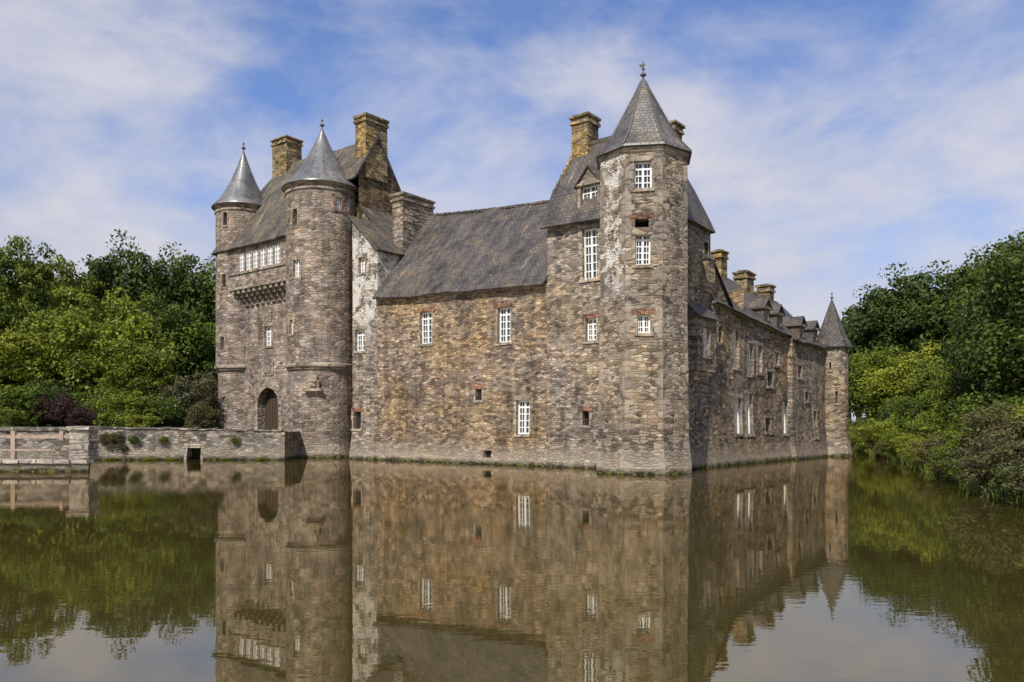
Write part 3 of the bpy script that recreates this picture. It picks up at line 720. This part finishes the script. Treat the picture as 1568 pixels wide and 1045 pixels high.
def treemesh(name,seed,H_,Rr,cb,pal,ncl,per,ls,trunk=True):
    rng=np.random.default_rng(seed)
    cz=(H_+cb)/2; hz=(H_-cb)/2
    d=rng.normal(size=(ncl,3)); d/=np.linalg.norm(d,axis=1)[:,None]; rad=rng.uniform(.35,1,ncl)**.6
    lob=1+.16*np.sin(3*np.arctan2(d[:,1],d[:,0])+seed)+.10*np.sin(5*d[:,2]+seed*2)
    C=d*(rad*lob)[:,None]*np.array([Rr*.82,Rr*.82,hz*.84])+np.array([0,0,cz])
    cr=rng.uniform(.11,.27,ncl)*Rr
    ct_=rng.uniform(0,1,ncl)
    idx=np.repeat(np.arange(ncl),per); n=len(idx)
    dd=rng.normal(size=(n,3)); dd/=np.linalg.norm(dd,axis=1)[:,None]
    rr=rng.uniform(.35,1.25,n)**.6
    P=C[idx]+dd*(rr*cr[idx])[:,None]*np.array([1.1,1.1,.72])
    nr=dd*.8+rng.normal(size=(n,3))*.6+np.array([0,0,.35]); nr/=np.linalg.norm(nr,axis=1)[:,None]
    a=np.cross(nr,rng.normal(size=(n,3))); a/=np.linalg.norm(a,axis=1)[:,None]; b=np.cross(nr,a)
    s=ls*rng.uniform(.5,1.3,n)[:,None]
    q=np.stack([P-a*s,P-b*s*.55,P+a*s,P+b*s*.55],1)
    q[:,1]+=nr*s*.15; q[:,3]+=nr*s*.15
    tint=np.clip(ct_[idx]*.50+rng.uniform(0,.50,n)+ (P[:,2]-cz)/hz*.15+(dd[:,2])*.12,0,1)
    V=q.reshape(-1,3); tv=list(np.repeat(tint,4)); nf=n
    Vl=[V]; Fl=[np.arange(nf*4).reshape(-1,4)]; mi=[0]*nf; base=nf*4
    def limb(p,q,r0,r1,sg=7):
        nonlocal base
        p=np.array(p,float);q=np.array(q,float);ax=q-p;ax/=np.linalg.norm(ax)
        u=np.cross(ax,[.3,.9,.2]);u/=np.linalg.norm(u);w=np.cross(ax,u)
        an=np.linspace(0,2*np.pi,sg,endpoint=False)
        ring=np.cos(an)[:,None]*u+np.sin(an)[:,None]*w
        Vl.append(np.vstack([p+ring*r0,q+ring*r1]))
        Fl.append(np.array([[base+i,base+(i+1)%sg,base+sg+(i+1)%sg,base+sg+i] for i in range(sg)]))
        mi.extend([1]*sg); tv.extend([0]*2*sg); base+=2*sg
    if trunk:
        tr=H_*.018+.06; k=(rng.uniform(-.3,.3),rng.uniform(-.3,.3),cb+hz*.5)
        limb((0,0,-.5),(0,0,cb*.5),tr*1.3,tr); limb((0,0,cb*.5),k,tr,tr*.7); limb(k,(k[0]*2,k[1]*2,cb+hz*1.4),tr*.7,tr*.25)
        for i in rng.choice(ncl,min(ncl,14),replace=False):
            z0=rng.uniform(cb*.6,cb+hz*.9); limb((k[0]*z0/k[2],k[1]*z0/k[2],z0),C[i],tr*.35,tr*.08,5)
    else:
        for i in range(min(ncl,8)): limb((rng.uniform(-.2,.2),rng.uniform(-.2,.2),-.3),C[i],.05,.015,5)
    Va=np.vstack(Vl).astype(np.float32); Fa=np.vstack(Fl).astype(np.int32)
    me=bpy.data.meshes.new(name); me.vertices.add(len(Va)); me.vertices.foreach_set('co',Va.ravel())
    me.loops.add(Fa.size); me.loops.foreach_set('vertex_index',Fa.ravel()); me.polygons.add(len(Fa))
    me.polygons.foreach_set('loop_start',np.arange(0,Fa.size,4,dtype=np.int32)); me.polygons.foreach_set('loop_total',np.full(len(Fa),4,dtype=np.int32))
    me.polygons.foreach_set('material_index',np.array(mi,dtype=np.int32)); at=me.attributes.new('tint','FLOAT','POINT'); at.data.foreach_set('value',np.array(tv,dtype=np.float32))
    me.materials.append(LM[pal]); me.materials.append(bark); me.update(calc_edges=True); me.validate(); return me
V_={}
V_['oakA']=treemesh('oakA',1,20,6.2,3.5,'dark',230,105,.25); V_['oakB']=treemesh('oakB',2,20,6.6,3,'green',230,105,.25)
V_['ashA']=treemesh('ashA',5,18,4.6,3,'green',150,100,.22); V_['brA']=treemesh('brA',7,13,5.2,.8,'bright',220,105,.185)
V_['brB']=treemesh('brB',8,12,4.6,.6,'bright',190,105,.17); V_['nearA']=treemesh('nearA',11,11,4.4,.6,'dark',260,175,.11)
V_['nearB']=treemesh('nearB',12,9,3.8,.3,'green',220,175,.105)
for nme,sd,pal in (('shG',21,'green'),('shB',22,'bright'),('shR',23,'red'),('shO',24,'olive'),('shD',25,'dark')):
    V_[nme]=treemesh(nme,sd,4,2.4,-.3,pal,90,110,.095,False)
base_dim={'oakA':(20,6.2),'oakB':(20,6.6),'ashA':(18,4.6),'brA':(13,5.2),'brB':(12,4.6),'nearA':(11,4.4),'nearB':(9,3.8)}
def put(name,var,x,y,H_,Rr,z0=None):
    hb,rb=base_dim.get(var,(4,2.4)); z0=h(x,y) if z0 is None else z0
    o=bpy.data.objects.new(name,V_[var]); scene.collection.objects.link(o); o.location=(x,y,z0-.1)
    o.scale=(Rr/rb,Rr/rb,H_/hb); o.rotation_euler=(0,0,random.uniform(0,6.28))
def tp(name,var,px,d,top,Rr):
    x=(px-784)/F*d; z0=h(x,d); H_=CAMH+(652-top)/F*d-z0; put(name,var,x,d,H_,Rr,z0)
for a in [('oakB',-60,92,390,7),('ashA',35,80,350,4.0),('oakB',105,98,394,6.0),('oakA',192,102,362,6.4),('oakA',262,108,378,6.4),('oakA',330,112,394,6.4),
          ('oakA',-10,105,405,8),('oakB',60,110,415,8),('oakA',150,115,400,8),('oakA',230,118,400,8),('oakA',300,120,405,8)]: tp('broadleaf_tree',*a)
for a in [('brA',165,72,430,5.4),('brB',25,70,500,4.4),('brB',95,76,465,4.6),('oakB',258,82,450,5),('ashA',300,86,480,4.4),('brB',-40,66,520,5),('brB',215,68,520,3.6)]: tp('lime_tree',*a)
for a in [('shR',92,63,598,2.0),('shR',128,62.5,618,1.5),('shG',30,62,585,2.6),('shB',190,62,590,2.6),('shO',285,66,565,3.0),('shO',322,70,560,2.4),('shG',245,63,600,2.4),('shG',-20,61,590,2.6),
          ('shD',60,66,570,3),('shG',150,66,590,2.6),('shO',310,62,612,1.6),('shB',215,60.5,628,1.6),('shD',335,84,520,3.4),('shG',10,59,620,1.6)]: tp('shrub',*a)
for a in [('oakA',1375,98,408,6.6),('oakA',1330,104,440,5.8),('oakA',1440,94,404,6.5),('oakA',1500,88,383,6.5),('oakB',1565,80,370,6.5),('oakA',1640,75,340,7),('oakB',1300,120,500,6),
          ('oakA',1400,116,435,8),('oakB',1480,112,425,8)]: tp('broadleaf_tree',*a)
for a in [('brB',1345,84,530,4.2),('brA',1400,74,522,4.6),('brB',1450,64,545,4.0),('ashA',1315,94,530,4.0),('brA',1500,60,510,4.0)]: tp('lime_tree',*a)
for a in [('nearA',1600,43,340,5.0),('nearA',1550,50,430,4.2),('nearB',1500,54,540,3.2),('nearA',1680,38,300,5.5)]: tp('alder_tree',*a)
rr_=random.Random(9)
for y in np.arange(20,80,1.9):
    b=bank(y); v=rr_.choice(['shB','shG','shB','shG','shO','shB'] if y>36 else ['shO','shG','shO','shD'])
    hh_=rr_.uniform(1.3,2.3) if y<60 else rr_.uniform(2,3.4)
    put('bank_shrub',v,b+.5+rr_.uniform(-.3,.5),y,hh_,rr_.uniform(1.3,1.9),.15)
    if rr_.random()<.8: put('bank_shrub',rr_.choice(['shB','shG','shB','shD']),b+3+rr_.uniform(-.5,.8),y+rr_.uniform(-1,1),hh_*1.5,rr_.uniform(1.8,2.5),.6)
for a in [('shD',1560,40,560,3.0),('shG',1480,52,600,3.0),('shO',1570,30,610,2.1),('shG',1525,37,600,2.4)]: tp('shrub',*a)
for x in np.arange(-12,36,3.2):
    put('bank_shrub',rr_.choice(['shB','shG','shO']),x,80.5+rr_.uniform(-.8,.8),rr_.uniform(2.5,4),rr_.uniform(2,3),.5)
for a in [('oakA',700,130,520,8),('oakB',850,135,520,8),('oakA',1000,130,520,8),('oakB',1150,128,520,8),('oakB',560,130,500,8),('oakA',430,125,470,8)]: tp('broadleaf_tree',*a)
rng=np.random.default_rng(4); Vr=[];Fr=[]
for i in range(9000):
    y=rng.uniform(18,82); x=bank(y)-.35+abs(rng.normal())*.7; hh_=rng.uniform(.25,.9); w_=.03; a=rng.uniform(0,6.28); lx,ly=rng.normal(size=2)*.15
    b=len(Vr); z=max(-.1,h(x,y)-.05)
    Vr+=[(x-w_*math.cos(a),y-w_*math.sin(a),z),(x+w_*math.cos(a),y+w_*math.sin(a),z),(x+lx,y+ly,z+hh_)]; Fr.append((b,b+1,b+2))
me=bpy.data.meshes.new('reeds'); me.from_pydata(Vr,[],Fr); me.materials.append(plain('reed_green',(.11,.15,.03),.7,.5,2)); scene.collection.objects.link(bpy.data.objects.new('reeds',me))
for px,s in ((175,.5),(205,.35),(162,.45),(360,.25),(250,.3),(190,.3)):
    x=(px-784)/F*54.7; put('wall_plant','shO' if px<200 else 'shG',x,54.7,.9*s*2,s*1.3,1.25 if px!=190 else .7)
for px,s in ((170,.35),(230,.4),(262,.3),(345,.3),(400,.25)):
    x=(px-784)/F*54.5; put('water_plant','shB',x,54.5,.3,s*1.6,0.0)

# ------------------------------------------------------------------ light and sky
sd=Vector((-.40,-.915,0)).normalized(); el=R(47)
sv=Vector((sd.x*math.cos(el),sd.y*math.cos(el),math.sin(el)))
L=bpy.data.lights.new('sun','SUN'); L.energy=5.0; L.angle=R(.5); L.color=(1,.95,.87)
lo=bpy.data.objects.new('sun',L); scene.collection.objects.link(lo); lo.rotation_euler=sv.to_track_quat('Z','Y').to_euler(); lo.location=(0,-20,60)
w=bpy.data.worlds.new('World'); scene.world=w; w.use_nodes=True; t=NT(w.node_tree)
sky=t.n('ShaderNodeTexSky',sky_type='NISHITA',sun_disc=False,sun_elevation=el,sun_rotation=math.atan2(sd.x,sd.y),air_density=1.0,dust_density=.4,ozone_density=2.0)
tc=t.n('ShaderNodeTexCoord'); sp_=t.n('ShaderNodeSeparateXYZ',ins={0:(tc,'Generated')})
mpv=t.n('ShaderNodeMapping',ins={'Vector':(tc,'Generated'),'Scale':(1,1,2.0),'Location':(.9,.1,.15),'Rotation':(0,.15,0)})
n1=t.noise(mpv,4.2,9,.58,.2); n2=t.noise(mpv,1.7,3,.5)
sm=t.math('ADD',t.math('MULTIPLY',(n1,0),.6),t.math('MULTIPLY',(n2,0),.4))
hz=t.ramp((sp_,2),[(0,g(.14)),(.20,g(.08)),(.36,g(.03)),(.48,g(0))])
sm2=t.math('ADD',sm,(hz,0))
cf=t.ramp(sm2,[(.38,g(.12)),(.47,g(.45)),(.54,g(.74)),(.64,g(.96))])
cc=t.ramp((n1,0),[(.35,(6.1,6.5,7.9)),(.62,(8.2,8.1,8.8))])
sc_=t.mix(1.0,(sky,0),(1.05,1.40,2.0,1),'MULTIPLY')
mx=t.mix((cf,0),(sc_,0),(cc,0))
bg=t.n('ShaderNodeBackground',ins={'Color':(mx,0),'Strength':.083}); t.n('ShaderNodeOutputWorld',ins={0:bg})

# ------------------------------------------------------------------ camera
cam=bpy.data.cameras.new('camera'); co=bpy.data.objects.new('camera',cam); scene.collection.objects.link(co)
co.location=(0,0,CAMH); co.rotation_euler=(R(90),0,0); cam.sensor_width=36; cam.lens=F/1568*36; cam.shift_y=(652-522.5)/1568; cam.clip_end=6000; cam.clip_start=.1
scene.camera=co
